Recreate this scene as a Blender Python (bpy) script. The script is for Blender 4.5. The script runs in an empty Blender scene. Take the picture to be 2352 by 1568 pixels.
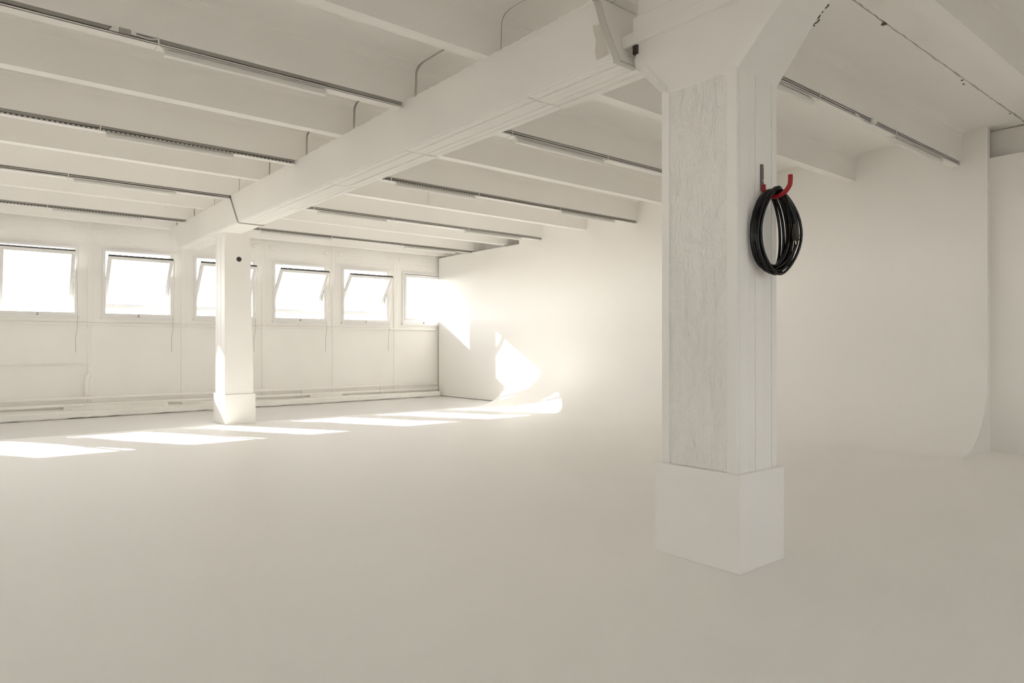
import bpy, bmesh, math, random
from mathutils import Vector, Matrix, Quaternion

random.seed(7)
sc = bpy.context.scene
COL = sc.collection

# ------------------------------------------------------------------ camera
CAM_H, CAM_F, CAM_YAW, CAM_CY = 1.5, 1562.0, 0.6876, 793.55
cd = bpy.data.cameras.new('camera')
cam = bpy.data.objects.new('camera', cd)
COL.objects.link(cam)
cam.location = (0, 0, CAM_H)
cam.rotation_euler = (math.pi / 2, 0, -CAM_YAW)
cd.sensor_fit = 'HORIZONTAL'
cd.sensor_width = 36.0
cd.lens = CAM_F / 2352 * 36.0
cd.shift_y = (CAM_CY - 784) / 2352
cd.clip_start = 0.05
cd.clip_end = 400
sc.camera = cam

# ------------------------------------------------------------------ sky, sun, exposure
world = bpy.data.worlds.new('hazy_sky')
sc.world = world
world.use_nodes = True
bg = world.node_tree.nodes['Background']
bg.inputs['Strength'].default_value = 0.8
_wn = world.node_tree
_sky = _wn.nodes.new('ShaderNodeTexSky')
_sky.sky_type = 'NISHITA'
_sky.sun_disc = False
_sky.sun_elevation = math.radians(25.4)
_sky.sun_rotation = math.radians(-31.5)
_sky.air_density, _sky.dust_density, _sky.ozone_density = 1.0, 0.5, 1.0
_hs = _wn.nodes.new('ShaderNodeHueSaturation')      # white balance: a camera set for shade sees the sky paler
_hs.inputs['Saturation'].default_value = 0.16
_wn.links.new(_sky.outputs[0], _hs.inputs['Color'])
_wn.links.new(_hs.outputs[0], bg.inputs['Color'])

sl = bpy.data.lights.new('sun', 'SUN')
sl.energy = 17.0
sl.angle = math.radians(0.53)
sl.color = (1.0, 0.965, 0.91)
sun = bpy.data.objects.new('sun', sl)
COL.objects.link(sun)
sun.location = (-12, 36, 16)
SUN_D = Vector((0.612, -1.0, -0.555)).normalized()
sun.rotation_euler = SUN_D.to_track_quat('-Z', 'Y').to_euler()

sc.view_settings.view_transform = 'Standard'
sc.view_settings.look = 'None'
sc.view_settings.gamma = 1
sc.view_settings.use_curve_mapping = False
sc.view_settings.exposure = 0.35
cy = sc.cycles
cy.max_bounces = 14
cy.diffuse_bounces = 12
cy.glossy_bounces = 4
cy.transmission_bounces = 6
cy.transparent_max_bounces = 12
cy.caustics_reflective = False
cy.caustics_refractive = False
cy.sample_clamp_indirect = 12
cy.time_limit = 800      # seconds, a safety stop for slow machines
cy.use_adaptive_sampling = True
cy.adaptive_threshold = 0.05
cy.adaptive_min_samples = 12
cy.use_denoising = True
cy.denoiser = 'OPENIMAGEDENOISE'

# ------------------------------------------------------------------ materials
def new_mat(name):
    m = bpy.data.materials.new(name)
    m.use_nodes = True
    nt = m.node_tree
    return m, nt, nt.nodes['Principled BSDF']

def N(nt, kind, **kw):
    n = nt.nodes.new(kind)
    for k, v in kw.items():
        if k in n.inputs:
            n.inputs[k].default_value = v
        else:
            setattr(n, k, v)
    return n

def paint(name, col, rough=0.6, var=0.03, vscale=1.2, bump=0.002, bscale=60, bump2=0.0, b2scale=(6, 6, 6), spec=0.35, pores=0.0, pscale=7.0):
    m, nt, b = new_mat(name)
    L = nt.links.new
    tc = N(nt, 'ShaderNodeTexCoord')
    geo = N(nt, 'ShaderNodeNewGeometry')
    n1 = N(nt, 'ShaderNodeTexNoise', Scale=vscale, Detail=1.0)
    L(geo.outputs['Position'], n1.inputs['Vector'])
    mix = N(nt, 'ShaderNodeMix', data_type='RGBA')
    lo = [c * (1 - var) for c in col]
    hi = [min(1, c * (1 + var)) for c in col]
    mix.inputs[6].default_value = (*lo, 1)
    mix.inputs[7].default_value = (*hi, 1)
    L(n1.outputs['Fac'], mix.inputs[0])
    out = mix.outputs[2]
    if pores > 0:
        v = N(nt, 'ShaderNodeTexVoronoi', Scale=pscale)
        L(geo.outputs['Position'], v.inputs['Vector'])
        lt = N(nt, 'ShaderNodeMath', operation='LESS_THAN')
        lt.inputs[1].default_value = 0.035
        L(v.outputs['Distance'], lt.inputs[0])
        sp = N(nt, 'ShaderNodeSeparateColor')
        L(v.outputs['Color'], sp.inputs[0])
        l2 = N(nt, 'ShaderNodeMath', operation='LESS_THAN')
        l2.inputs[1].default_value = pores
        L(sp.outputs[0], l2.inputs[0])
        mu = N(nt, 'ShaderNodeMath', operation='MULTIPLY')
        L(lt.outputs[0], mu.inputs[0]); L(l2.outputs[0], mu.inputs[1])
        mx = N(nt, 'ShaderNodeMix', data_type='RGBA')
        mx.inputs[7].default_value = (0.30, 0.25, 0.19, 1)
        L(mu.outputs[0], mx.inputs[0]); L(out, mx.inputs[6])
        out = mx.outputs[2]
    L(out, b.inputs['Base Color'])
    b.inputs['Roughness'].default_value = rough
    b.inputs['Specular IOR Level'].default_value = spec
    nb = N(nt, 'ShaderNodeTexNoise', Scale=bscale, Detail=1.0)
    L(geo.outputs['Position'], nb.inputs['Vector'])
    bp = N(nt, 'ShaderNodeBump', Strength=0.5, Distance=bump)
    L(nb.outputs['Fac'], bp.inputs['Height'])
    if bump2 > 0:
        mp = N(nt, 'ShaderNodeMapping')
        mp.inputs['Scale'].default_value = b2scale
        L(geo.outputs['Position'], mp.inputs['Vector'])
        n2 = N(nt, 'ShaderNodeTexNoise', Scale=1.0, Detail=4.0, Roughness=0.62)
        n2.inputs['Distortion'].default_value = 0.6
        L(mp.outputs[0], n2.inputs['Vector'])
        b2 = N(nt, 'ShaderNodeBump', Strength=0.8, Distance=bump2)
        L(n2.outputs['Fac'], b2.inputs['Height'])
        L(bp.outputs[0], b2.inputs['Normal'])
        L(b2.outputs[0], b.inputs['Normal'])
    else:
        L(bp.outputs[0], b.inputs['Normal'])
    return m

def plain(name, col, rough=0.5, metal=0.0, spec=0.5, coat=0.0):
    m, nt, b = new_mat(name)
    L = nt.links.new
    geo = N(nt, 'ShaderNodeNewGeometry')
    n1 = N(nt, 'ShaderNodeTexNoise', Scale=25.0, Detail=2.0)
    L(geo.outputs['Position'], n1.inputs['Vector'])
    mr = N(nt, 'ShaderNodeMapRange')
    mr.inputs[3].default_value = max(0.02, rough - 0.06)
    mr.inputs[4].default_value = min(1, rough + 0.06)
    L(n1.outputs['Fac'], mr.inputs[0])
    L(mr.outputs[0], b.inputs['Roughness'])
    b.inputs['Base Color'].default_value = (*col, 1)
    b.inputs['Metallic'].default_value = metal
    b.inputs['Specular IOR Level'].default_value = spec
    b.inputs['Coat Weight'].default_value = coat
    return m

WHITE = (0.905, 0.886, 0.860)
M_wall = paint('white_wall_paint', WHITE, bump=0.002, bscale=30)
M_cyc = paint('smooth_white_wall_paint', (0.918, 0.898, 0.873), var=0.012, bump=0.0004, bscale=30, rough=0.55)
M_ceil = paint('white_ceiling_paint', WHITE, bump=0.002, bscale=50, pores=0.10, pscale=5.0, vscale=0.8)
M_beam = paint('white_concrete_paint', WHITE, bump=0.002, bscale=35, pores=0.04, pscale=6.0)
M_board = paint('board_marked_concrete_paint', (0.905, 0.886, 0.860), bump=0.002, bscale=20, pores=0.07, pscale=12.0)
M_plaster = paint('rough_white_plaster', (0.895, 0.878, 0.853), bump=0.006, bscale=70, bump2=0.055, b2scale=(14, 14, 5), pores=0.05, pscale=12.0)
M_upper = paint('flaking_white_plaster', WHITE, bump=0.004, bscale=45, bump2=0.022, b2scale=(4, 8, 11))
M_kerb = paint('rough_kerb_paint', (0.86, 0.842, 0.81), bump=0.004, bscale=40, bump2=0.02, b2scale=(9, 9, 9))
M_plinth = paint('smooth_plinth_paint', (0.905, 0.887, 0.862), bump=0.0005, bscale=60, var=0.015)
M_wire = plain('pale_grey_wire', (0.66, 0.64, 0.60), 0.5)
M_patch = paint('grey_stained_paint', (0.70, 0.66, 0.61), var=0.08, vscale=14, bump=0.002)
M_floor = paint('pale_floor_coating', (0.918, 0.898, 0.873), rough=0.55, var=0.012, vscale=0.7, bump=0.0004, bscale=18, spec=0.45)
M_strip = paint('grey_floor_paint', (0.735, 0.72, 0.705), rough=0.3, var=0.03, vscale=1.5, bump=0.0004, bscale=20, spec=0.5)
M_frame = paint('white_window_enamel', (0.84, 0.83, 0.82), rough=0.35, var=0.01, bump=0.0004)
M_lamp = plain('white_lamp_enamel', (0.82, 0.82, 0.80), 0.35)
M_diff = plain('milky_lamp_plastic', (0.78, 0.775, 0.75), 0.3)
M_galv_shade = plain('grey_metal_and_gap_shade', (0.40, 0.385, 0.36), 0.5, 0.15)  # grey metal; on the tray gaps this grey paints in shade
M_tray = paint('white_tray_metal', (0.86, 0.84, 0.81), rough=0.45, var=0.01, bump=0.0003)
M_dark = plain('dark_cable_rubber', (0.045, 0.04, 0.036), 0.6)
M_shade = plain('dark_gap_shade', (0.13, 0.125, 0.115), 0.6)  # darker grey that paints the shade in the cable-filled tray gaps
M_void = plain('hole_shade_and_crack', (0.05, 0.043, 0.036), 0.9)  # dark colour painted as shade in openings, also used on cracks
M_cable = plain('black_glossy_cable', (0.007, 0.006, 0.0055), 0.24, 0, 0.4)
M_red = plain('red_dipped_plastic', (0.36, 0.003, 0.010), 0.45)
M_steel = plain('dull_grey_steel', (0.16, 0.155, 0.14), 0.45, 0.5)
M_brass = plain('plug_pin_metal', (0.65, 0.58, 0.45), 0.3, 1.0)
M_cord = plain('thin_grey_cord', (0.42, 0.41, 0.39), 0.7)
M_seal = plain('dark_weather_strip', (0.07, 0.065, 0.06), 0.6)
M_blue = plain('pale_blue_pole_paint', (0.20, 0.34, 0.62), 0.5)
M_ground = paint('pale_gravel_roof', (0.15, 0.145, 0.135), rough=0.9, var=0.1, vscale=3, bump=0.01, bscale=30)
M_roof = plain('grey_roofing', (0.3, 0.29, 0.28), 0.8)
M_clad = plain('added_dark_cladding', (0.10, 0.095, 0.085), 0.8)  # for the added facing that keeps sun bounce off the sashes
M_chip = plain('brown_chip', (0.10, 0.06, 0.035), 0.8)

M_glass, _nt, _b = new_mat('clear_window_glass')
_o = _nt.nodes['Material Output']
_t = N(_nt, 'ShaderNodeBsdfTransparent', Color=(0.94, 0.955, 0.95, 1))
_g = N(_nt, 'ShaderNodeBsdfGlossy', Roughness=0.01)
_f = N(_nt, 'ShaderNodeFresnel')
_gn = N(_nt, 'ShaderNodeNewGeometry')
_ior = N(_nt, 'ShaderNodeMapRange')          # same reflectance on both sides of a thin pane
_ior.inputs[3].default_value = 1.48
_ior.inputs[4].default_value = 1 / 1.48
_nt.links.new(_gn.outputs['Backfacing'], _ior.inputs[0])
_nt.links.new(_ior.outputs[0], _f.inputs['IOR'])
_m = N(_nt, 'ShaderNodeMixShader')
_nt.links.new(_f.outputs[0], _m.inputs[0])
_nt.links.new(_t.outputs[0], _m.inputs[1])
_nt.links.new(_g.outputs[0], _m.inputs[2])
_nt.links.new(_m.outputs[0], _o.inputs['Surface'])
_nt.nodes.remove(_b)

# ------------------------------------------------------------------ mesh helpers
class MB:
    def __init__(self):
        self.v = []; self.f = []
    def add(self, vs, fs):
        o = len(self.v)
        self.v += [tuple(p) for p in vs]
        self.f += [tuple(i + o for i in f) for f in fs]
        return self
    def box(self, x0, x1, y0, y1, z0, z1):
        vs = [(x, y, z) for x in (x0, x1) for y in (y0, y1) for z in (z0, z1)]
        return self.add(vs, [(0, 1, 3, 2), (4, 6, 7, 5), (0, 4, 5, 1), (2, 3, 7, 6), (0, 2, 6, 4), (1, 5, 7, 3)])
    def hexa(self, lo, hi):
        """two quads (4 points each, same winding) joined"""
        vs = list(lo) + list(hi)
        return self.add(vs, [(3, 2, 1, 0), (4, 5, 6, 7), (0, 1, 5, 4), (1, 2, 6, 5), (2, 3, 7, 6), (3, 0, 4, 7)])
    def prism(self, prof, axis, a, b):
        """prof: list of 2-D points; axis 'x' -> (y,z), 'y' -> (x,z), 'z' -> (x,y)"""
        def P(p, t):
            return {'x': (t, p[0], p[1]), 'y': (p[0], t, p[1]), 'z': (p[0], p[1], t)}[axis]
        n = len(prof)
        vs = [P(p, a) for p in prof] + [P(p, b) for p in prof]
        fs = [tuple(range(n - 1, -1, -1)), tuple(range(n, 2 * n))]
        fs += [(i, (i + 1) % n, n + (i + 1) % n, n + i) for i in range(n)]
        return self.add(vs, fs)
    def tube(self, pts, r, seg=8, closed=False):
        pts = [Vector(p) for p in pts]
        n = len(pts)
        rs = r if isinstance(r, (list, tuple)) else [r] * n
        tan = []
        for i in range(n):
            a = pts[i - 1] if (i > 0 or closed) else pts[0]
            b = pts[(i + 1) % n] if (i < n - 1 or closed) else pts[-1]
            t = (b - a)
            tan.append(t.normalized() if t.length > 1e-9 else Vector((0, 0, 1)))
        up = Vector((0, 0, 1)) if abs(tan[0].z) < 0.9 else Vector((1, 0, 0))
        nrm = (up - tan[0] * up.dot(tan[0])).normalized()
        vs = []
        for i in range(n):
            nrm = (nrm - tan[i] * nrm.dot(tan[i]))
            nrm = nrm.normalized() if nrm.length > 1e-6 else tan[i].orthogonal().normalized()
            bi = tan[i].cross(nrm)
            for k in range(seg):
                a = 2 * math.pi * k / seg
                vs.append(pts[i] + (nrm * math.cos(a) + bi * math.sin(a)) * rs[i])
        fs = []
        m = n if closed else n - 1
        for i in range(m):
            j = (i + 1) % n
            for k in range(seg):
                l = (k + 1) % seg
                fs.append((i * seg + k, i * seg + l, j * seg + l, j * seg + k))
        if not closed:
            fs.append(tuple(range(seg - 1, -1, -1)))
            fs.append(tuple((n - 1) * seg + k for k in range(seg)))
        return self.add(vs, fs)
    def ring(self, x0, x1, z0, z1, X0, X1, Z0, Z1, y0, y1):
        """rectangular ring in the XZ plane: inner x0..z1, outer X0..Z1, thickness y0..y1"""
        inn = [(x0, z0), (x1, z0), (x1, z1), (x0, z1)]
        out = [(X0, Z0), (X1, Z0), (X1, Z1), (X0, Z1)]
        vs = [(p[0], y0, p[1]) for p in out] + [(p[0], y0, p[1]) for p in inn]
        vs += [(p[0], y1, p[1]) for p in out] + [(p[0], y1, p[1]) for p in inn]
        fs = []
        for i in range(4):
            j = (i + 1) % 4
            fs += [(i, j, 4 + j, 4 + i), (8 + j, 8 + i, 12 + i, 12 + j), (j, i, 8 + i, 8 + j), (4 + i, 4 + j, 12 + j, 12 + i)]
        return self.add(vs, fs)
    def build(self, name, mat, parent=None, bevel=0.0, smooth=False, origin=None, seg=2):
        me = bpy.data.meshes.new(name)
        o = bpy.data.objects.new(name, me)
        COL.objects.link(o)
        vs = self.v
        if origin is not None:
            ox, oy, oz = origin
            vs = [(x - ox, y - oy, z - oz) for x, y, z in vs]
        me.from_pydata(vs, [], self.f)
        bm = bmesh.new()
        bm.from_mesh(me)
        bmesh.ops.recalc_face_normals(bm, faces=bm.faces)
        if bevel > 0:
            es = [e for e in bm.edges if len(e.link_faces) == 2 and e.calc_face_angle(0) > 0.5]
            bmesh.ops.bevel(bm, geom=es, offset=bevel, segments=seg, profile=0.5, affect='EDGES', clamp_overlap=True)
        bm.to_mesh(me)
        bm.free()
        me.materials.append(mat)
        if smooth:
            for p in me.polygons:
                p.use_smooth = True
        if origin is not None:
            o.location = origin
        if parent is not None:
            o.parent = parent
            # parents sit unrotated: children keep their own coordinates relative to the parent's origin
            w = Vector(origin) if origin is not None else Vector((0, 0, 0))
            o.location = w - world_loc(parent)
        return o

def world_loc(o):
    p = Vector(o.location)
    while o.parent is not None:
        o = o.parent
        p += Vector(o.location)
    return p

def empty(name, loc):
    o = bpy.data.objects.new(name, None)
    o.empty_display_size = 0.1
    COL.objects.link(o)
    o.location = loc
    return o

def tag(o, label=None, cat=None, group=None, kind=None):
    if label: o['label'] = label
    if cat: o['category'] = cat
    if group: o['group'] = group
    if kind: o['kind'] = kind
    return o

def struct(o, label=None):
    o['kind'] = 'structure'
    if label: o['label'] = label
    return o

# ------------------------------------------------------------------ dimensions
XR, YW = 11.32, 17.28            # face of the right-hand wall, face of the window wall
XL, YF, XB = -8.0, -5.0, 12.4    # unseen left wall, wall behind the camera, outer wall behind the partition
ZR, ZS, ZT = 4.17, 4.60, 4.70    # underside of ribs, underside of slab, top of slab
RIBS = [0.55, 2.06, 3.57, 5.06, 6.59, 8.10, 9.61, 11.11, 12.60, 14.10, 15.58, 17.05]
SEAM_X = 3.955
XG0, XG1, ZG = 3.82, 4.27, 3.647

# ------------------------------------------------------------------ floor, shell
fl = empty('floor', (2, 6, 0)); struct(fl, 'white coated studio floor with a grey strip along the windows')
YS = 13.56
f = MB(); f.box(XL - 0.3, XB + 0.3, YF - 0.3, YS, -0.3, 0)
f.build('white_coating', M_floor, fl)
f = MB(); f.box(XL - 0.3, XB + 0.3, YS, YW + 0.25, -0.3, -0.002)
f.build('grey_strip', M_strip, fl)

# unseen left wall; its windows are added to let in side light
wl = empty('wall_left', (XL, 6, 0)); struct(wl, 'unseen white left wall with windows added for fill light')
LW = [-1.0 + 3.6 * k for k in range(4)]
LW0, LW1, LWH = 2.2, 3.5, 0.50
f = MB()
f.box(XL - 0.3, XL, YF - 0.3, YW + 0.25, 0, LW0)
f.box(XL - 0.3, XL, YF - 0.3, YW + 0.25, LW1, 4.8)
ed = [YF - 0.3] + [e for c in LW for e in (c - LWH, c + LWH)] + [YW + 0.25]
for a, b in zip(ed[0::2], ed[1::2]):
    f.box(XL - 0.3, XL, a, b, LW0, LW1)
f.build('pier_wall', M_wall, wl)
for k, c in enumerate(LW):
    w = empty('window_%d' % (30 + k), (XL, c, LW0)); struct(w)  # added window, unseen, brightens the near end of the room
    f = MB(); f.ring(c - LWH + 0.06, c + LWH - 0.06, LW0 + 0.06, LW1 - 0.06, c - LWH, c + LWH, LW0, LW1, 0.12, 0.2)
    f.v = [(XL - y, x, z) for x, y, z in f.v]
    f.build('frame', M_frame, w)
    f = MB(); f.box(XL - 0.165, XL - 0.159, c - LWH + 0.06, c + LWH - 0.06, LW0 + 0.06, LW1 - 0.06)
    f.build('pane', M_glass, w)
# unseen wall behind the viewpoint, with tall windows added for more front light
wf = empty('wall_front', (2, YF, 0)); struct(wf, 'white wall behind the viewpoint with windows added for fill light')
FW = [-6.6 + 2.4 * k for k in range(8)]
FW0, FW1, FWH = 1.0, 3.7, 0.38
f = MB()
f.box(XL, XB, YF - 0.3, YF, 0, FW0)
f.box(XL, XB, YF - 0.3, YF, FW1, 4.8)
ed = [XL] + [e for c in FW for e in (c - FWH, c + FWH)] + [XB]
for a, b in zip(ed[0::2], ed[1::2]):
    f.box(a, b, YF - 0.3, YF, FW0, FW1)
f.build('pier_wall', M_wall, wf)
for k, c in enumerate(FW):
    w = empty('window_%d' % (20 + k), (c, YF, FW0)); struct(w)  # added window, unseen, gives fill light from behind
    f = MB(); f.ring(c - FWH + 0.06, c + FWH - 0.06, FW0 + 0.06, FW1 - 0.06, c - FWH, c + FWH, FW0, FW1, YF - 0.2, YF - 0.12)
    f.build('frame', M_frame, w)
    f = MB(); f.box(c - FWH + 0.06, c + FWH - 0.06, YF - 0.165, YF - 0.159, FW0 + 0.06, FW1 - 0.06)
    f.build('pane', M_glass, w)

# right-hand side: cyclorama wall, plain partition, recessed partition, outer wall
wr = empty('wall_right', (XR, 8.0, 0)); struct(wr, 'smooth white right wall curving into the floor')
f = MB(); f.box(XR, XR + 0.10, 3.17, 13.45, 0, ZT)
f.build('curved_backdrop_wall', M_cyc, wr)
f = MB(); f.box(XR + 0.002, XR + 0.10, 13.45, 17.19, 0.012, 4.125)
f.build('partition_panel', M_cyc, wr)
f = MB(); f.box(XR + 0.10, XR + 0.17, YF, 3.4, 0, 4.175)
f.build('recessed_partition_panel', M_cyc, wr)
f = MB(); f.box(XR + 0.28, XR + 0.36, YF, 3.4, 4.0, ZS - 0.01)
f.build('bulkhead', M_wall, wr)
f = MB(); f.box(XR + 0.45, XR + 0.52, 13.5, 17.2, 4.0, ZS - 0.01)
f.build('bulkhead', M_wall, wr)
f = MB(); f.box(XB, XB + 0.3, YF - 0.3, YW + 0.25, 0, 4.8)
f.build('outer_wall', M_wall, wr)
# the cove: quarter round from wall to floor
R = 1.1
f = MB()
NS = 40
prof = [(XR - R + R * math.sin(a), R - R * math.cos(a)) for a in [math.pi / 2 * i / NS for i in range(NS + 1)]]
prof = [(x, max(z, 0.0005 + 0.002 * i / NS)) for i, (x, z) in enumerate(prof)]
nz = len(prof)
ys = [3.17 + (13.72 - 3.17) * i / 30 for i in range(31)]
vs = [(x, y, z) for y in ys for x, z in prof]
fs = [(j * nz + i, j * nz + i + 1, (j + 1) * nz + i + 1, (j + 1) * nz + i) for j in range(30) for i in range(nz - 1)]
f.add(vs, fs)
cove = f.build('cove', M_cyc, wr, smooth=True)
for ye in (3.171, 13.719):       # the two end cheeks, so that the cove is a solid piece
    f = MB(); f.add([(x, ye, z) for x, z in prof] + [(XR, ye, 0.0005)], [tuple(range(nz + 1))])
    f.build('cove_end', M_cyc, wr)

# the right wall runs very slightly out of square
for ch in wr.children:
    for v in ch.data.vertices:
        v.co.x += 0.03 - (v.co.y + wr.location.y - 3.2) * 0.0035

# ------------------------------------------------------------------ ceiling of double-tee panels
ceil = empty('ceiling', (4, 6, ZR)); struct(ceil, 'white ribbed concrete ceiling')
f = MB(); f.box(XL - 0.3, XB + 0.3, YF - 0.3, YW + 0.25, 4.78, 4.95)
f.build('roof_slab', M_roof, ceil)
starts = [-0.23 - 3.03, -0.23, 2.775, 5.815, 8.85, 11.86, 14.85, YW - 0.001]
gapw = [0.012, 0.012, 0.010, 0.030, 0.026, 0.008, 0.030, 0.012]
def panel(x0, x1, y0, y1, ribs, jag):
    p = MB()
    n = max(2, int((x1 - x0) / 0.08)) if jag else 2
    def edge(y, sgn):
        out = []
        for i in range(n + 1):
            x = x0 + (x1 - x0) * i / n
            j = random.choice((0, 0, 0.004, 0.008, 0.014, 0.003)) * sgn if jag else 0
            out.append((x, y + j))
        return out
    e0, e1 = edge(y0 + 0.004, 1), edge(y1 - 0.004, -1)
    vs = [(x, y, z) for z in (ZS, ZT) for x, y in e0] + [(x, y, z) for z in (ZS, ZT) for x, y in e1]
    k = n + 1
    fs = []
    for i in range(n):
        a, b = i, i + 1
        fs += [(a, b, 2 * k + b, 2 * k + a), (k + a, k + b, 3 * k + b, 3 * k + a), (a, b, k + b, k + a), (2 * k + a, 2 * k + b, 3 * k + b, 3 * k + a)]
    fs += [(0, k, 3 * k, 2 * k), (k - 1, 2 * k - 1, 4 * k - 1, 3 * k - 1)]
    p.add(vs, fs)
    o = p.build('ceiling_panel', M_ceil, ceil)
    for c in ribs:
        r = MB()
        prof = [(c - 0.071, ZR), (c + 0.071, ZR), (c + 0.088, ZS - 0.09)]
        for i in range(1, 7):
            a = math.pi / 2 * i / 6
            prof.append((c + 0.088 + 0.14 * (1 - math.cos(a)), ZS - 0.09 + 0.0895 * math.sin(a)))
        for i in range(6, 0, -1):
            a = math.pi / 2 * i / 6
            prof.append((c - 0.088 - 0.14 * (1 - math.cos(a)), ZS - 0.09 + 0.0895 * math.sin(a)))
        prof.append((c - 0.088, ZS - 0.09))
        r.prism(prof, 'x', x0, x1)
        r.build('rib', M_ceil, o)
    return o
for i in range(7):
    y0, y1 = starts[i], starts[i + 1]
    ribs = [c for c in RIBS if y0 < c < y1]
    g = gapw[i]
    jag = i in (1, 2)
    panel(XL - 0.05, SEAM_X, y0, y1, ribs, jag)
    panel(SEAM_X + g, XB, y0, y1, ribs, jag)
panel(XL - 0.05, XB, YF - 0.05, starts[0], [], False)
# chips along the open panel joint at the upper right
for cx, cyy, s in ((6.93, 2.79, 0.030), (9.1, 2.80, 0.016), (9.25, 2.83, 0.014), (10.9, 2.80, 0.013)):
    f = MB()
    pts = [(cx + s * 1.3 * math.cos(a) * random.uniform(.6, 1), cyy + s * math.sin(a) * random.uniform(.5, 1)) for a in [k * math.pi / 4 for k in range(8)]]
    f.prism(pts, 'z', ZS - 0.006, ZS + 0.002)
    f.build('loose_chip', M_chip, ceil)
# dark hairline cracks in the slab beside the near column head
for pts in ([(6.08, 2.93), (6.11, 2.96), (6.16, 2.955), (6.19, 3.0)], [(6.22, 3.04), (6.25, 3.06)], [(6.26, 3.09), (6.29, 3.10), (6.33, 3.14)], [(6.36, 3.14), (6.40, 3.18), (6.41, 3.23), (6.45, 3.235)], [(6.60, 3.395), (6.62, 3.405)]):
    f = MB()
    f.tube([(x, y, ZS - 0.001) for x, y in pts], 0.006, 5)
    f.build('crack', M_void, ceil)

# ------------------------------------------------------------------ window wall
wb = empty('wall_back', (4, YW, 0)); struct(wb, 'white panelled window wall')
PITCH, C1 = 1.885, 1.355
WIN_Z0, WIN_Z1, WHALF = 2.20, 3.60, 0.675
idx = list(range(-4, 7))
def pan_x(i):
    return C1 + PITCH * (i - 1)
for i in idx:
    c = pan_x(i)
    a, b = c - PITCH / 2 + 0.012, c + PITCH / 2 - 0.012
    if i == 6: b = XB
    if i == -4: a = XL
    f = MB(); f.ring(c - WHALF, c + WHALF, WIN_Z0, WIN_Z1, a, b, 1.93, 3.72, YW, YW + 0.24)
    f.build('window_panel', M_wall, wb)
    f = MB(); f.box(a, b, YW - 0.006, YW + 0.24, 0, 1.93)
    f.build('lower_panel', M_wall, wb)
    f = MB(); f.box(a, b, YW - 0.012, YW + 0.24, 3.72, 4.78)
    f.build('upper_panel', M_upper, wb)
    f = MB(); f.ring(c - WHALF, c + WHALF, WIN_Z0, WIN_Z1, a - 0.012, b + 0.012, -0.3, 4.8, YW + 0.241, YW + 0.27)
    f.build('added_cladding', M_clad, wb)  # added unseen dark facing, cuts sunlit facade bounce onto the sashes
    # joint strip between panels: two thin fillets with a groove
    j = c + PITCH / 2
    if i < 6:
        f = MB()
        f.prism([(j - 0.058, YW + 0.02), (j - 0.058, YW - 0.004), (j - 0.048, YW - 0.022), (j + 0.036, YW - 0.024), (j + 0.05, YW - 0.012), (j + 0.056, YW + 0.02)], 'z', 0.0, 4.6)
        f.build('panel_joint', M_wall, wb)
        for s in (-1, 1):        # D-shaped lifting lugs cast beside each joint
            x0 = j + s * 0.13; x1 = j + s * 0.225
            prof = [(x0, 3.925), (x1, 3.925)]
            prof += [(x1 + s * 0.062 * math.sin(t), 3.987 - 0.062 * math.cos(t)) for t in [math.pi * k / 8 for k in range(1, 8)]]
            prof += [(x1, 4.049), (x0, 4.049)]
            f = MB(); f.prism(prof, 'y', YW - 0.042, YW - 0.010)
            f.build('lifting_lug', M_upper, wb, bevel=0.006, seg=1)

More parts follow.
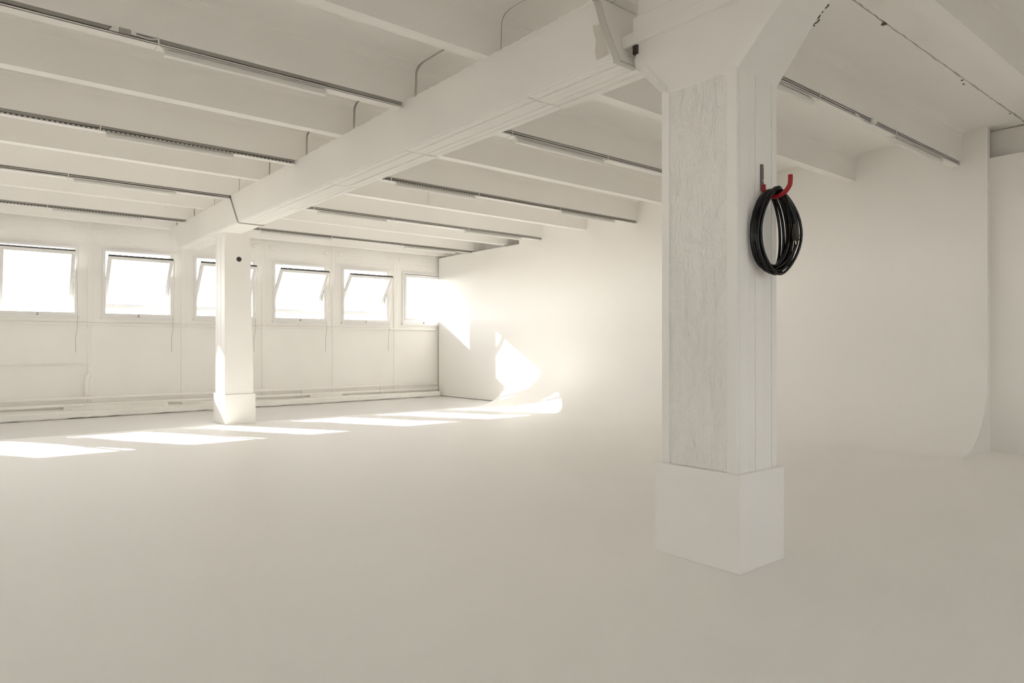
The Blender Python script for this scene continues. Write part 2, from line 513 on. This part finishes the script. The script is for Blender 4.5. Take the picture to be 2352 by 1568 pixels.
# windows
TILT = {-4: 30, -3: 35, -2: 30, -1: 34, 0: 30, 1: 27, 2: 37, 3: 37, 4: 39, 5: 41, 6: 0}
PIV = Vector((0, YW + 0.01, 2.985))
def rot_pts(b, tilt):
    a = math.radians(tilt)
    out = []
    for x, y, z in b.v:
        dy, dz = y - PIV.y, z - PIV.z
        out.append((x, PIV.y + dy * math.cos(a) - dz * math.sin(a), PIV.z + dy * math.sin(a) + dz * math.cos(a)))
    b.v = out
    return b
for i in idx:
    c = pan_x(i); t = TILT[i]
    w = empty('window_%d' % (i if i > 0 else 7 - i), (c, YW, WIN_Z0))
    struct(w)
    f = MB()
    f.ring(c - 0.652, c + 0.652, 2.215, 3.588, c - 0.712, c + 0.712, 2.135, 3.645, YW - 0.028, YW + 0.06)
    f.ring(c - 0.640, c + 0.640, 2.200, 3.600, c - 0.674, c + 0.674, 2.199, 3.601, YW + 0.10, YW + 0.16)
    f.build('frame', M_frame, w, bevel=0.004, seg=1)
    f = MB(); f.box(c - 0.742, c + 0.742, YW - 0.075, YW, 2.092, 2.134)
    f.build('sill', M_frame, w, bevel=0.005, seg=1)
    f = MB()
    f.ring(c - 0.574, c + 0.574, 2.300, 3.500, c - 0.646, c + 0.646, 2.222, 3.580, YW - 0.030, YW + 0.042)
    rot_pts(f, t)
    sash = f.build('sash', M_frame, w, bevel=0.004, seg=1)
    f = MB(); f.box(c - 0.576, c + 0.576, YW + 0.004, YW + 0.010, 2.298, 3.502)
    rot_pts(f, t); f.build('pane', M_glass, sash)
    f = MB(); f.box(c - 0.645, c + 0.645, YW - 0.028, YW + 0.030, 3.5805, 3.592)
    rot_pts(f, t); f.build('weather_strip', M_seal, sash)
    for s in (-1, 1):
        f = MB(); f.box(c + s * 0.40 - 0.03, c + s * 0.40 + 0.03, YW - 0.034, YW - 0.022, 3.522, 3.54)
        f.box(c + s * 0.40 - 0.008, c + s * 0.40 + 0.008, YW - 0.032, YW - 0.022, 3.49, 3.53)
        rot_pts(f, t); f.build('catch', M_frame, sash)
        f = MB(); f.box(c + s * 0.650 - 0.02, c + s * 0.650 + 0.02, YW - 0.036, YW + 0.02, 2.965, 3.005)
        f.build('pivot', M_frame, w)
    f = MB(); f.box(c - 0.012, c + 0.012, YW - 0.045, YW - 0.028, 2.14, 2.20); f.box(c - 0.035, c + 0.012, YW - 0.050, YW - 0.040, 2.140, 2.150)
    f.build('latch', M_cord, w)
    if t > 0:
        a = math.radians(t)
        top = Vector((c + 0.662, PIV.y - 0.59 * math.sin(a) - 0.02, PIV.z + 0.59 * math.cos(a)))
        p = [top, (c + 0.70, YW - 0.10, 2.15), (c + 0.69, YW - 0.095, 1.82), (c + 0.665, YW - 0.09, 1.70), (c + 0.67, YW - 0.085, 1.35)]
        f = MB(); f.tube(p, 0.0045, 5)
        f.build('pull_cord', M_cord, w)

# kerb at the foot of the window wall
f = MB()
n = 140
vs = []; fs = []
for i in range(n + 1):
    x = XL + (XR - 0.13 - XL) * i / n
    yf = 16.44 + max(0, (x - 0.7)) * 0.050 + random.uniform(-0.012, 0.012)
    zt = 0.145 + 0.006 * math.sin(x * 1.7) + random.uniform(-0.006, 0.006)
    vs += [(x, yf + 0.016 + random.uniform(-0.006, 0.006), random.choice((0.004, 0.008, 0.003, 0.014))), (x, yf - 0.002, 0.034), (x, yf + 0.02 + random.uniform(-0.006, 0.008), zt - 0.03), (x, yf + 0.06, zt), (x, YW - 0.03, zt + 0.01), (x, YW - 0.03, 0.0)]
for i in range(n):
    for k in range(6):
        l = (k + 1) % 6
        fs.append((6 * i + k, 6 * (i + 1) + k, 6 * (i + 1) + l, 6 * i + l))
fs += [tuple(range(5, -1, -1)), tuple(6 * n + k for k in range(6))]
f.add(vs, fs)
kerb = f.build('baseboard_back', M_kerb)
struct(kerb, 'rough white kerb along the foot of the window wall')
for x0, x1, zt in ((1.86, 3.72, 0.215), (4.17, 4.95, 0.20), (7.3, 8.1, 0.21)):
    yk = 16.44 + (x0 - .7) * 0.05
    f = MB()
    f.prism([(x0 - 0.10, yk + 0.30), (x0 + 0.05, yk + 0.22), (x1 - 0.05, yk + 0.24 + (x1 - x0) * 0.05), (x1 + 0.06, yk + 0.34 + (x1 - x0) * 0.05), (x1, YW - 0.02), (x0 - 0.05, YW - 0.02)], 'z', 0.10, zt)
    f.build('broken_ledge', M_kerb, kerb, bevel=0.01, seg=1)

# pipes on the window wall
def pipe(name, pts, r, label, cat='pipe', mat=None, clamps=(), group=None):
    o = empty(name, pts[0])
    f = MB(); f.tube(pts, r, 12)
    f.build('tube', mat or M_wall, o, smooth=True)
    for (x, z) in clamps:
        y = pts[0][1]
        f = MB()
        f.tube([(x - 0.018, y, z), (x + 0.018, y, z)], r * 1.45, 10)
        f.box(x - 0.012, x + 0.012, y, YW - 0.007, z - 0.012, z + 0.012)
        f.build('clamp', M_wall, o)
    return tag(o, label, cat, group)
YP = YW - 0.062
cl = [(2.12 + 1.885 * k, 0) for k in range(-4, 5)]
pipe('wall_pipe', [(XL, YP + 0.01, 1.972), (XR - 0.13, YP + 0.01, 1.972)], 0.024, 'thin white pipe running along the wall just below the window sills', clamps=[(x, 1.972) for x, _ in cl])
pipe('heating_pipe', [(XL, YP - 0.06, 0.372), (XR - 0.13, YP - 0.06, 0.372)], 0.036, 'upper of two white pipes near the floor of the window wall', clamps=[(1.95, 0.372), (7.0, 0.372), (9.3, .372)], group='heating pipes above the kerb')
pipe('heating_pipe', [(XL, YP - 0.08, 0.225), (XR - 0.13, YP - 0.08, 0.225)], 0.036, 'lower of two white pipes just above the rough kerb', clamps=[(1.95, 0.225), (7.0, 0.225), (9.3, .225)], group='heating pipes above the kerb')
pipe('wall_pipe', [(XL, YP + 0.03, 1.098), (2.29, YP + 0.03, 1.098)], 0.017, 'thin white pipe ending at the wall joint below the leftmost window', clamps=[(1.1, 1.098)])
pipe('wall_pipe', [(2.29, YW - 0.02, 0.90), (2.25, YP - 0.01, 0.87), (2.22, YP - 0.03, 0.80), (2.215, YP - 0.035, 0.6), (2.215, YP - 0.035, 0.40)], [0.03, 0.036, 0.038, 0.038, 0.038], 'short bent white pipe stub standing on the heating pipes')

# ------------------------------------------------------------------ columns
def near_column():
    o = empty('column', (4.24, 2.84, 0))
    tag(o, 'thick white concrete column with rough plaster side and black cable on it', 'column', 'square white columns')
    x0, x1, y0, y1 = 3.985, 4.487, 2.52, 3.137
    f = MB(); f.box(3.968, 4.523, 2.487, 3.185, 0, 0.652)
    f.build('plinth', M_plinth, o, bevel=0.006)
    # core, with shuttering strips standing proud of it
    f = MB(); f.box(x0 + 0.014, x1 - 0.008, y0 + 0.010, y1 - 0.008, 0.65, 3.34)
    f.build('shaft', M_plaster, o)
    f = MB()
    # left face, rough plaster panel
    nx, nz_ = 14, 60
    vs, fs = [], []
    for j in range(nz_ + 1):
        for i in range(nx + 1):
            y = y0 + 0.075 + (y1 - 0.065 - y0 - 0.075) * i / nx
            z = 0.655 + (3.40 - 0.655) * j / nz_
            d = 0.006 * math.sin(y * 23 + 3 * math.sin(z * 2.1)) * math.sin(z * 3.3 + y * 5) + random.uniform(-0.0015, 0.0015)
            vs.append((x0 + 0.008 + d, y, z))
    for j in range(nz_):
        for i in range(nx):
            a = j * (nx + 1) + i
            fs.append((a, a + 1, a + nx + 2, a + nx + 1))
    f.add(vs, fs)
    f.build('rough_plaster', M_plaster, o, smooth=True)
    for ya, yb, d in ((y0, y0 + 0.078, 0.0), (y1 - 0.068, y1, 0.002)):
        f = MB(); f.box(x0 + d, x0 + 0.03, ya, yb, 0.65, 3.34)
        f.build('corner_strip', M_plinth, o, bevel=0.004, seg=1)
    # right-hand (front) face: five vertical shuttering boards
    ed = [x0 + 0.03, x0 + 0.135, x0 + 0.225, x0 + 0.335, x0 + 0.435, x1]
    dd = [0.0, 0.003, 0.0015, 0.004, 0.001]
    for k in range(5):
        f = MB(); f.box(ed[k] + 0.003, ed[k + 1] - 0.002, y0 + dd[k], y0 + 0.03, 0.65, 3.34)
        f.build('board_strip', M_board, o, bevel=0.002, seg=1)
    # head with haunches on both sides, carrying the girder
    XH0, XH1 = 3.989, 4.492
    prof = [(2.522, 3.32), (y1 - 0.001, 3.32), (3.14, 3.345), (3.385, 3.60), (3.40, 3.66), (3.36, 3.76), (3.36, 4.165), (1.75, 4.165), (1.75, 3.99), (2.20, 3.66)]
    f = MB(); f.prism(prof, 'x', XH0, XH1)
    f.v = [(x - (0.22 * max(0, 2.52 - y) if x > 4.3 and y < 2.51 else 0), y, z) for x, y, z in f.v]   # the haunch narrows towards the front
    f.build('head', M_beam, o, bevel=0.008)
    f = MB(); f.prism([(3.15, 3.352), (3.37, 3.585), (3.30, 3.60), (3.09, 3.37), (3.085, 3.325)], 'x', XH0 - 0.006, XH0 + 0.01)
    f.build('worn_edge', M_plaster, o)
    f = MB(); f.box(XH0 - 0.045, XH0 + 0.02, 2.35, 3.485, 3.765, 3.855)
    f.build('ledge', M_beam, o, bevel=0.006)
    f = MB(); f.box(XH0 - 0.030, XH0 + 0.02, 2.35, 3.385, 3.856, 3.965)
    f.build('ledge', M_beam, o, bevel=0.006)
    f = MB(); f.box(XH0 - 0.020, XH0 + 0.02, 2.35, 3.31, 3.966, 4.16)
    f.build('ledge', M_beam, o, bevel=0.006)
    f = MB(); f.box(XH0 - 0.02, XH0 + 0.18, 3.355, 3.395, 3.70, 3.764)  # solid dark block, its colour stands in for shade in an opening
    f.build('recess_shade', M_void, o)
    return o
near_column()

def far_column():
    o = empty('column', (4.24, 13.7, 0))
    tag(o, 'distant white square column with a round hole near its top', 'column', 'square white columns')
    f = MB(); f.box(3.962, 4.523, 13.325, 14.11, 0, 0.572)
    f.build('plinth', M_plinth, o, bevel=0.006)
    y0, y1 = 13.352, 13.945
    Z1 = 3.645
    lo = [(3.975, y0, 0.57), (4.495, y0, 0.57), (4.495, y1, 0.57), (3.975, y1, 0.57)]
    hi = [(3.975, y0, Z1), (4.42, y0, Z1), (4.42, y1, Z1), (3.975, y1, Z1)]
    f = MB(); f.hexa(lo, hi)
    f.build('shaft', M_board, o, bevel=0.008)
    ed = [y0 + 0.0, y0 + 0.15, y0 + 0.26, y0 + 0.37, y0 + 0.49, y1]
    for k in range(5):
        f = MB(); f.box(3.955 + (0.004 if k % 2 else 0), 3.99, ed[k] + 0.006, ed[k + 1] - 0.006, 0.572, Z1 - 0.002)
        f.build('board_strip', M_board, o, bevel=0.003, seg=1)
    # the round hole: a solid dark disc, the shade inside put into its colour
    hx, hz, hr = 4.216, 3.150, 0.048
    f = MB()
    n = 20
    ring = [(hx + hr * math.cos(2 * math.pi * k / n), hz + hr * math.sin(2 * math.pi * k / n)) for k in range(n)]
    f.prism(ring, 'y', y0 - 0.001, y0 + 0.05)
    f.build('hole', M_void, o)
    return o
far_column()

# ------------------------------------------------------------------ girder: suspended span, far cantilever, near cantilever
def boards(parent, y0, y1, n=5):
    w = (XG1 - XG0 - 0.03) / n
    for k in range(n):
        xa = XG0 + 0.015 + k * w
        d = random.choice((0.008, 0.012, 0.016, 0.010))
        f = MB(); f.box(xa + 0.005, xa + w - 0.005, y0 + 0.012, y1 - 0.012, ZG - d, ZG + 0.01)
        f.build('soffit_board', M_board, parent, bevel=0.002, seg=1)
def ragged_top(b, y0, y1):
    return b
o = empty('girder', (4.04, 8.0, ZG))
tag(o, 'long white concrete girder spanning between the two columns', 'beam', 'white girder sections')
f = MB()
ya0, ya1, yb0, yb1 = 3.435, 3.60, 12.13, 12.56
lo = [(XG0, ya0, ZG), (XG1, ya0, ZG), (XG1, yb0, ZG), (XG0, yb0, ZG)]
hi = [(XG0, ya1, ZR - 0.002), (XG1, ya1, ZR - 0.002), (XG1, yb1, ZR - 0.002), (XG0, yb1, ZR - 0.002)]
f.hexa(lo, hi)
f.build('beam', M_beam, o, bevel=0.010)
js = [3.45, 4.44, 6.49, 8.46, 10.34, 12.12]
for a, b in zip(js, js[1:]):
    boards(o, a, b)
f = MB()
f.add([(XG0 - 0.003, y, z) for y, z in ((3.50, 3.695), (3.625, 3.690), (3.64, 3.76), (3.632, 3.85), (3.655, 3.92), (3.668, 3.975), (3.63, 3.962), (3.57, 3.955))], [tuple(range(8))])
f.build('grey_stain', M_patch, o)
f = MB()     # ragged mortar line along the girder's upper edge
n = 170
vs, fs = [], []
for i in range(n + 1):
    y = 3.62 + (12.5 - 3.62) * i / n
    h = 0.012 + random.uniform(0, 0.014)
    vs += [(XG0 - 0.004, y, ZR - 0.03), (XG0 - 0.004, y, ZR - 0.018 + h), (XG0 + 0.03, y, ZR - 0.012 + h), (XG0 + 0.03, y, ZR - 0.03)]
for i in range(n):
    for k in range(3):
        fs.append((4 * i + k, 4 * i + 4 + k, 4 * i + 5 + k, 4 * i + 1 + k))
f.add(vs, fs)
f.build('mortar_edge', M_beam, o)

o = empty('girder', (4.04, 14.4, ZG))
tag(o, 'short white girder end resting on the distant column near the windows', 'beam', 'white girder sections')
f = MB()
lo = [(XG0, 12.155, ZG), (XG1, 12.155, ZG), (XG1, 16.30, ZG), (XG0, 16.20, ZG)]
hi = [(XG0, 12.585, ZR - 0.002), (XG1, 12.585, ZR - 0.002), (XG1, 17.0, ZR - 0.002), (XG0, 16.95, ZR - 0.002)]
f.hexa(lo, hi)
f.build('beam', M_beam, o, bevel=0.014)
boards(o, 13.95, 16.15)
f = MB(); f.box(XG0 + 0.012, XG1 - 0.012, 12.2, 13.95, ZG - 0.006, ZG + 0.01)
f.build('soffit_pad', M_board, o)

o = empty('girder', (4.2, -1.0, ZG))
tag(o, 'white girder section above the view, carried by the nearest column', 'beam', 'white girder sections')
f = MB(); f.box(3.978, 4.50, YF, 1.72, ZG + 0.34, ZR - 0.002)
f.build('beam', M_beam, o, bevel=0.01)

# cables that run down the girder joints
def cable_run(pts, r, label, mat, k=1, cat='cable'):
    o = empty('joint_cable', pts[0])
    for i in range(k):
        f = MB(); f.tube([(p[0], p[1] + 0.016 * i, p[2] + (0.003 * i)) for p in pts], r, 6)
        f.build('strand', mat, o, smooth=True)
    return tag(o, label, cat, 'cables along the girder joints')
cable_run([(XG0 - 0.01, 12.57, 4.16), (XG0 - 0.012, 12.35, 3.90), (XG0 - 0.01, 12.15, 3.66), (XG0 + 0.01, 12.145, ZG - 0.014), (XG1 - 0.02, 12.145, ZG - 0.014), (XG1 + 0.01, 12.15, ZG + 0.01)], 0.009, 'thin grey cable down the distant girder joint', M_galv_shade)
cable_run([(XG0 - 0.012, 3.60, 4.165), (XG0 - 0.012, 3.575, 4.10), (XG0 - 0.014, 3.52, 3.93), (XG0 - 0.014, 3.44, 3.74), (XG0 - 0.004, 3.40, 3.65), (XG0 + 0.03, 3.425, ZG - 0.020), (XG0 + 0.24, 3.425, ZG - 0.020)], 0.009, 'bundle of pale cables bending round the girder end beside the nearest column', M_wire, 4)
cable_run([(XG0 - 0.006, 3.66, 4.166), (XG0 - 0.006, 3.63, 4.15), (XG0 - 0.006, 3.60, 4.06)], 0.006, 'thin dark cable on the upper edge of the near girder joint', M_dark)

# ------------------------------------------------------------------ cable trays and lamps
def tray(c, x0, x1, label, perforated, cables, dark):
    o = empty('cable_tray', (x0, c, ZR))
    z0 = 4.108
    ya, yb = c - 0.078, c + 0.050
    f = MB()
    f.box(x0, x1, ya, yb, z0, z0 + 0.004)
    f.box(x0, x1, ya, ya + 0.003, z0, z0 + 0.016)
    f.build('channel', M_tray, o)
    f = MB()
    f.box(x0, x1, ya + 0.020, ya + 0.024, z0 + 0.004, ZR - 0.001)
    f.build('gap_shade', M_galv_shade if not dark else M_shade, o)  # grey sheet across the gap below the rib, shade put into colour
    if perforated:
        f = MB()
        x = max(x0, -0.5)
        while x < x1 - 0.05:
            f.box(x, x + 0.026, ya - 0.0012, ya + 0.001, z0 + 0.005, z0 + 0.0145)
            x += 0.052
        s = f.build('slot_shade', M_void, o); s['kind'] = 'stuff'  # dark boxes on the lip, shade of the perforations as colour
    for k in range(cables):
        f = MB()
        pts = []
        n = int((x1 - x0) / 0.35)
        for i in range(n + 1):
            x = x0 + 0.02 + (x1 - x0 - 0.04) * i / n
            pts.append((x, ya + 0.010 + random.uniform(-.003, .003), z0 + 0.024 + 0.013 * k + random.uniform(-0.004, 0.004)))
        f.tube(pts, 0.005, 5)
        f.build('cable', (M_dark, M_tray, M_galv_shade)[k % 3], o)
    for x in [h for h in (-1.6, 1.37, 5.35, 7.08, 9.02) if x0 < h < x1]:
        f = MB()
        f.box(x, x + 0.012, ya - 0.006, ya - 0.002, z0 - 0.004, ZR + 0.012)
        f.box(x, x + 0.012, ya - 0.006, yb + 0.004, z0 - 0.006, z0 - 0.001)
        f.build('hanger', M_tray, o)
    return tag(o, label, 'cable tray', 'cable trays under the ceiling ribs')
LX0 = -3.0
tray(6.59, LX0, 3.80, 'grey and white cable tray nearest the viewer, left of the girder', False, 1, False)
tray(9.61, LX0, 3.80, 'second cable tray from the viewer, left of the girder, with slotted lip', True, 1, False)
tray(12.60, LX0, 3.80, 'dark cable-filled tray left of the girder, ending at the girder joint', False, 3, True)
tray(15.58, LX0, 3.80, 'cable tray left of the girder closest to the windows', True, 1, False)
tray(3.57, 6.15, 11.28, 'cable tray right of the nearest column, with a loose cable end', False, 3, False)
tray(6.59, 4.42, 11.28, 'cable tray passing behind the nearest column', False, 2, False)
tray(9.61, 4.42, 11.28, 'slotted cable tray right of the girder with two lamps below', True, 1, False)
tray(12.60, 4.42, 11.24, 'dark cable-filled tray right of the girder', False, 3, True)
tray(15.58, 4.42, 11.30, 'cable tray right of the girder closest to the windows', True, 1, False)

def lamp(c, x0, x1, label):
    o = empty('batten_lamp', (x0, c - 0.02, 4.10))
    y = c - 0.020
    f = MB(); f.prism([(y - 0.022, 4.1015), (y + 0.022, 4.1015), (y + 0.030, 4.082), (y - 0.030, 4.082)], 'x', x0, x1)
    f.build('housing', M_lamp, o)
    f = MB()
    prof = [(y - 0.038, 4.080), (y - 0.036, 4.062), (y - 0.026, 4.050), (y, 4.046), (y + 0.026, 4.050), (y + 0.036, 4.062), (y + 0.038, 4.080)]
    f.prism(prof, 'x', x0 + 0.012, x1 - 0.012)
    f.build('diffuser', M_diff, o)
    for s in (x0, x1 - 0.012):
        f = MB(); f.prism([(y - 0.040, 4.082), (y - 0.038, 4.060), (y - 0.027, 4.048), (y, 4.044), (y + 0.027, 4.048), (y + 0.038, 4.060), (y + 0.040, 4.082)], 'x', s, s + 0.012)
        f.build('end_cap', M_lamp, o)
    return tag(o, label, 'lamp', 'unlit batten lamps under the cable trays')
lamp(6.59, 1.43, 2.93, 'unlit lamp under the nearest cable tray left of the girder')
lamp(9.61, 1.44, 2.95, 'unlit lamp under the second cable tray from the viewer, left of the girder')
lamp(12.60, 1.45, 2.93, 'unlit lamp under the dark cable-filled tray left of the girder')
lamp(15.58, 1.45, 2.98, 'unlit lamp under the tray left of the girder closest to the windows')
lamp(6.59, 5.45, 7.03, 'unlit lamp between the girder and the nearest column')
lamp(9.61, 5.46, 7.03, 'unlit lamp on the slotted tray, the one beside the girder')
lamp(9.61, 9.09, 10.62, 'unlit lamp on the slotted tray, the one near the right wall')
lamp(12.60, 5.46, 6.95, 'unlit lamp on the dark tray right of the girder, beside the girder')
lamp(12.60, 8.95, 10.60, 'unlit lamp on the dark tray, near the right wall')
lamp(15.58, 5.40, 7.10, 'unlit lamp right of the girder on the windowside tray, above the distant column')
lamp(15.58, 9.15, 10.72, 'unlit lamp on the windowside tray, tucked in the far right corner')
lamp(3.57, 5.45, 7.0, 'unlit lamp touching the right edge of the nearest column')
lamp(3.57, 9.09, 10.66, 'unlit lamp near the right wall beyond the nearest column')

# junction box and its short tails on the nearest left-hand tray
o = empty('junction_box', (1.1, 6.5, 4.13))
f = MB(); f.box(1.07, 1.16, 6.488, 6.508, 4.126, 4.168); f.build('box', M_galv_shade, o, bevel=0.004, seg=1)
f = MB(); f.prism([(1.0, 4.128), (1.07, 4.128), (1.07, 4.155), (1.035, 4.170)], 'y', 6.486, 6.506); f.build('flap', M_lamp, o)
f = MB(); f.prism([(1.16, 4.135), (1.20, 4.135), (1.20, 4.160), (1.16, 4.165)], 'y', 6.49, 6.511); f.build('flap', M_lamp, o)
f = MB(); f.tube([(1.19, 6.5, 4.14), (1.30, 6.502, 4.136), (1.36, 6.5, 4.15), (1.375, 6.49, 4.16), (1.375, 6.488, 4.10), (1.42, 6.53, 4.09)], 0.005, 6); f.build('lead', M_tray, o)
tag(o, 'small grey junction box with white flaps on the nearest left tray', 'junction box')

# vertical conduit drop on the fourth rib right of the girder
pipe('conduit', [(7.0, 11.02, 4.60), (7.0, 11.02, 4.18)], 0.012, 'short white vertical conduit on a ceiling rib right of the girder', 'conduit', M_tray)

# loose curled cable end on the tray right of the nearest column
o = empty('cable_end', (8.3, 3.48, 4.1))
f = MB(); f.tube([(8.32, 3.478, 4.16), (8.36, 3.47, 4.13), (8.34, 3.465, 4.095), (8.22, 3.46, 4.07), (8.05, 3.455, 4.065), (7.9, 3.45, 4.085), (7.83, 3.45, 4.105)], 0.009, 6)
f.build('cable', M_tray, o, smooth=True)
f = MB(); f.box(8.30, 8.42, 3.462, 3.49, 4.118, 4.15); f.build('connector', M_lamp, o, bevel=0.004, seg=1)
tag(o, 'white curled cable end hanging from the tray right of the nearest column', 'cable')

# ------------------------------------------------------------------ hook and coiled cable on the near column
HX = 4.285
FY = 2.519
hook = empty('wall_hook', (HX, FY, 2.6))
f = MB(); f.box(HX - 0.017, HX + 0.017, FY - 0.008, FY, 2.56, 2.742)
f.build('steel_plate', M_steel, hook, bevel=0.005)
for z in (2.725, 2.63):
    f = MB(); f.tube([(HX, FY - 0.012, z), (HX, FY - 0.006, z)], 0.007, 8)
    f.build('screw', M_brass, hook)
def smooth_path(pts, n=6):
    pts = [Vector(p) for p in pts]
    out = []
    for i in range(len(pts) - 1):
        p0 = pts[max(i - 1, 0)]; p1 = pts[i]; p2 = pts[i + 1]; p3 = pts[min(i + 2, len(pts) - 1)]
        for k in range(n):
            t = k / n
            out.append(0.5 * ((2 * p1) + (p2 - p0) * t + (2 * p0 - 5 * p1 + 4 * p2 - p3) * t * t + (3 * p1 - p0 - 3 * p2 + p3) * t ** 3))
    out.append(pts[-1])
    return out
f = MB()
f.tube(smooth_path([(HX, FY - 0.014, 2.60), (HX, FY - 0.018, 2.56), (HX, FY - 0.045, 2.520), (HX, FY - 0.10, 2.505), (HX, FY - 0.16, 2.520), (HX, FY - 0.20, 2.560), (HX, FY - 0.208, 2.600), (HX, FY - 0.208, 2.632)]), 0.0155, 12)
f.build('red_arm', M_red, hook, smooth=True)
tag(hook, 'red-dipped steel hook fixed to the right face of the nearest column', 'hook')

coil = empty('cable_coil', (HX, FY - 0.1, 2.5))
RC = 0.0100
def loop(y_top, y_bot, y_l, y_r, xl, xr, zt, zb, ph):
    pts = []
    n = 40
    for k in range(n):
        a = 2 * math.pi * k / n
        s, c = math.sin(a), math.cos(a)
        w = xr if s > 0 else xl
        # teardrop: narrow under the hook, wide below the middle
        zc = (zt + zb) / 2 - 0.025
        z = zc + ((zt - zc) if c > 0 else (zc - zb)) * c
        x = HX + 0.01 + w * abs(s) ** (1.25 if c > 0 else 0.9) * (1 if s > 0 else -1)
        yt = (y_top * max(c, 0) + y_bot * max(-c, 0)) + ((y_r if s > 0 else y_l) * s * s - (y_top * max(c, 0) + y_bot * max(-c, 0)) * s * s)
        y = (y_top if c > 0 else y_bot) * c * c + (y_r if s > 0 else y_l) * s * s
        pts.append((x + 0.003 * math.sin(3 * a + ph), y + 0.004 * math.sin(2 * a + ph), z + 0.003 * math.cos(4 * a + ph)))
    return pts
loops = [
    # y_top, y_bot, y_left, y_right, xl, xr, zt, zb
    (2.478, 2.470, 2.490, 2.470, 0.190, 0.145, 2.552, 2.010),
    (2.462, 2.455, 2.485, 2.450, 0.180, 0.150, 2.556, 2.000),
    (2.446, 2.445, 2.470, 2.425, 0.172, 0.150, 2.560, 1.994),
    (2.430, 2.435, 2.462, 2.400, 0.160, 0.155, 2.562, 1.988),
    (2.414, 2.425, 2.452, 2.380, 0.168, 0.150, 2.560, 1.996),
    (2.398, 2.415, 2.445, 2.365, 0.150, 0.160, 2.556, 2.004),
    (2.384, 2.440, 2.468, 2.350, 0.150, 0.152, 2.552, 2.018),
    (2.440, 2.460, 2.478, 2.410, 0.160, 0.158, 2.545, 2.030),
    (2.420, 2.405, 2.440, 2.330, 0.145, 0.175, 2.570, 1.985),
    (2.400, 2.450, 2.455, 2.390, 0.140, 0.140, 2.566, 2.040),
]
for k, lp in enumerate(loops):
    f = MB(); f.tube(loop(*lp, k * 1.3), RC, 8, closed=True)
    f.build('cable_turn', M_cable, coil, smooth=True)
# plug hanging among the turns
PX, PY = 4.425, 2.352
f = MB()
f.tube(smooth_path([(HX + 0.02, 2.372, 2.535), (HX + 0.06, 2.360, 2.47), (PX - 0.03, 2.352, 2.38), (PX - 0.006, PY, 2.325)]), RC, 8)
f.build('cable_turn', M_cable, coil, smooth=True)
f = MB()
f.tube([(PX - 0.006, PY, 2.330), (PX - 0.004, PY, 2.305), (PX + 0.004, PY, 2.262), (PX + 0.008, PY, 2.240), (PX + 0.008, PY, 2.238), (PX + 0.012, PY, 2.215)], [0.010, 0.014, 0.023, 0.026, 0.021, 0.021], 14)
plug = f.build('plug', M_dark, coil, smooth=True)
f = MB()
for dx, dy in ((-0.010, 0.0), (0.010, 0.004)):
    f.tube([(PX + 0.012 + dx, PY + dy, 2.216), (PX + 0.018 + dx, PY + dy, 2.190)], 0.0035, 8)
f.build('pin', M_brass, plug)
tag(coil, 'coil of glossy black extension cable with plug hanging on the red hook', 'cable')

# ------------------------------------------------------------------ outside
f = MB(); f.box(-60, 70, -60, 120, -0.6, -0.31)
struct(f.build('ground', M_ground), 'pale ground outside the windows')
o = empty('blue_pole', (19.2, 42, -0.3))
f = MB(); f.tube([(19.2, 42, -0.3), (19.2, 42, 6.0)], 0.13, 12); f.build('post', M_blue, o, smooth=True)
f = MB(); f.tube([(19.2, 42, -0.3), (19.2, 42, -0.1)], 0.3, 12); f.build('foot', M_ground, o)
tag(o, 'pale blue pole outside, seen through the tilted window right of the distant column', 'pole')
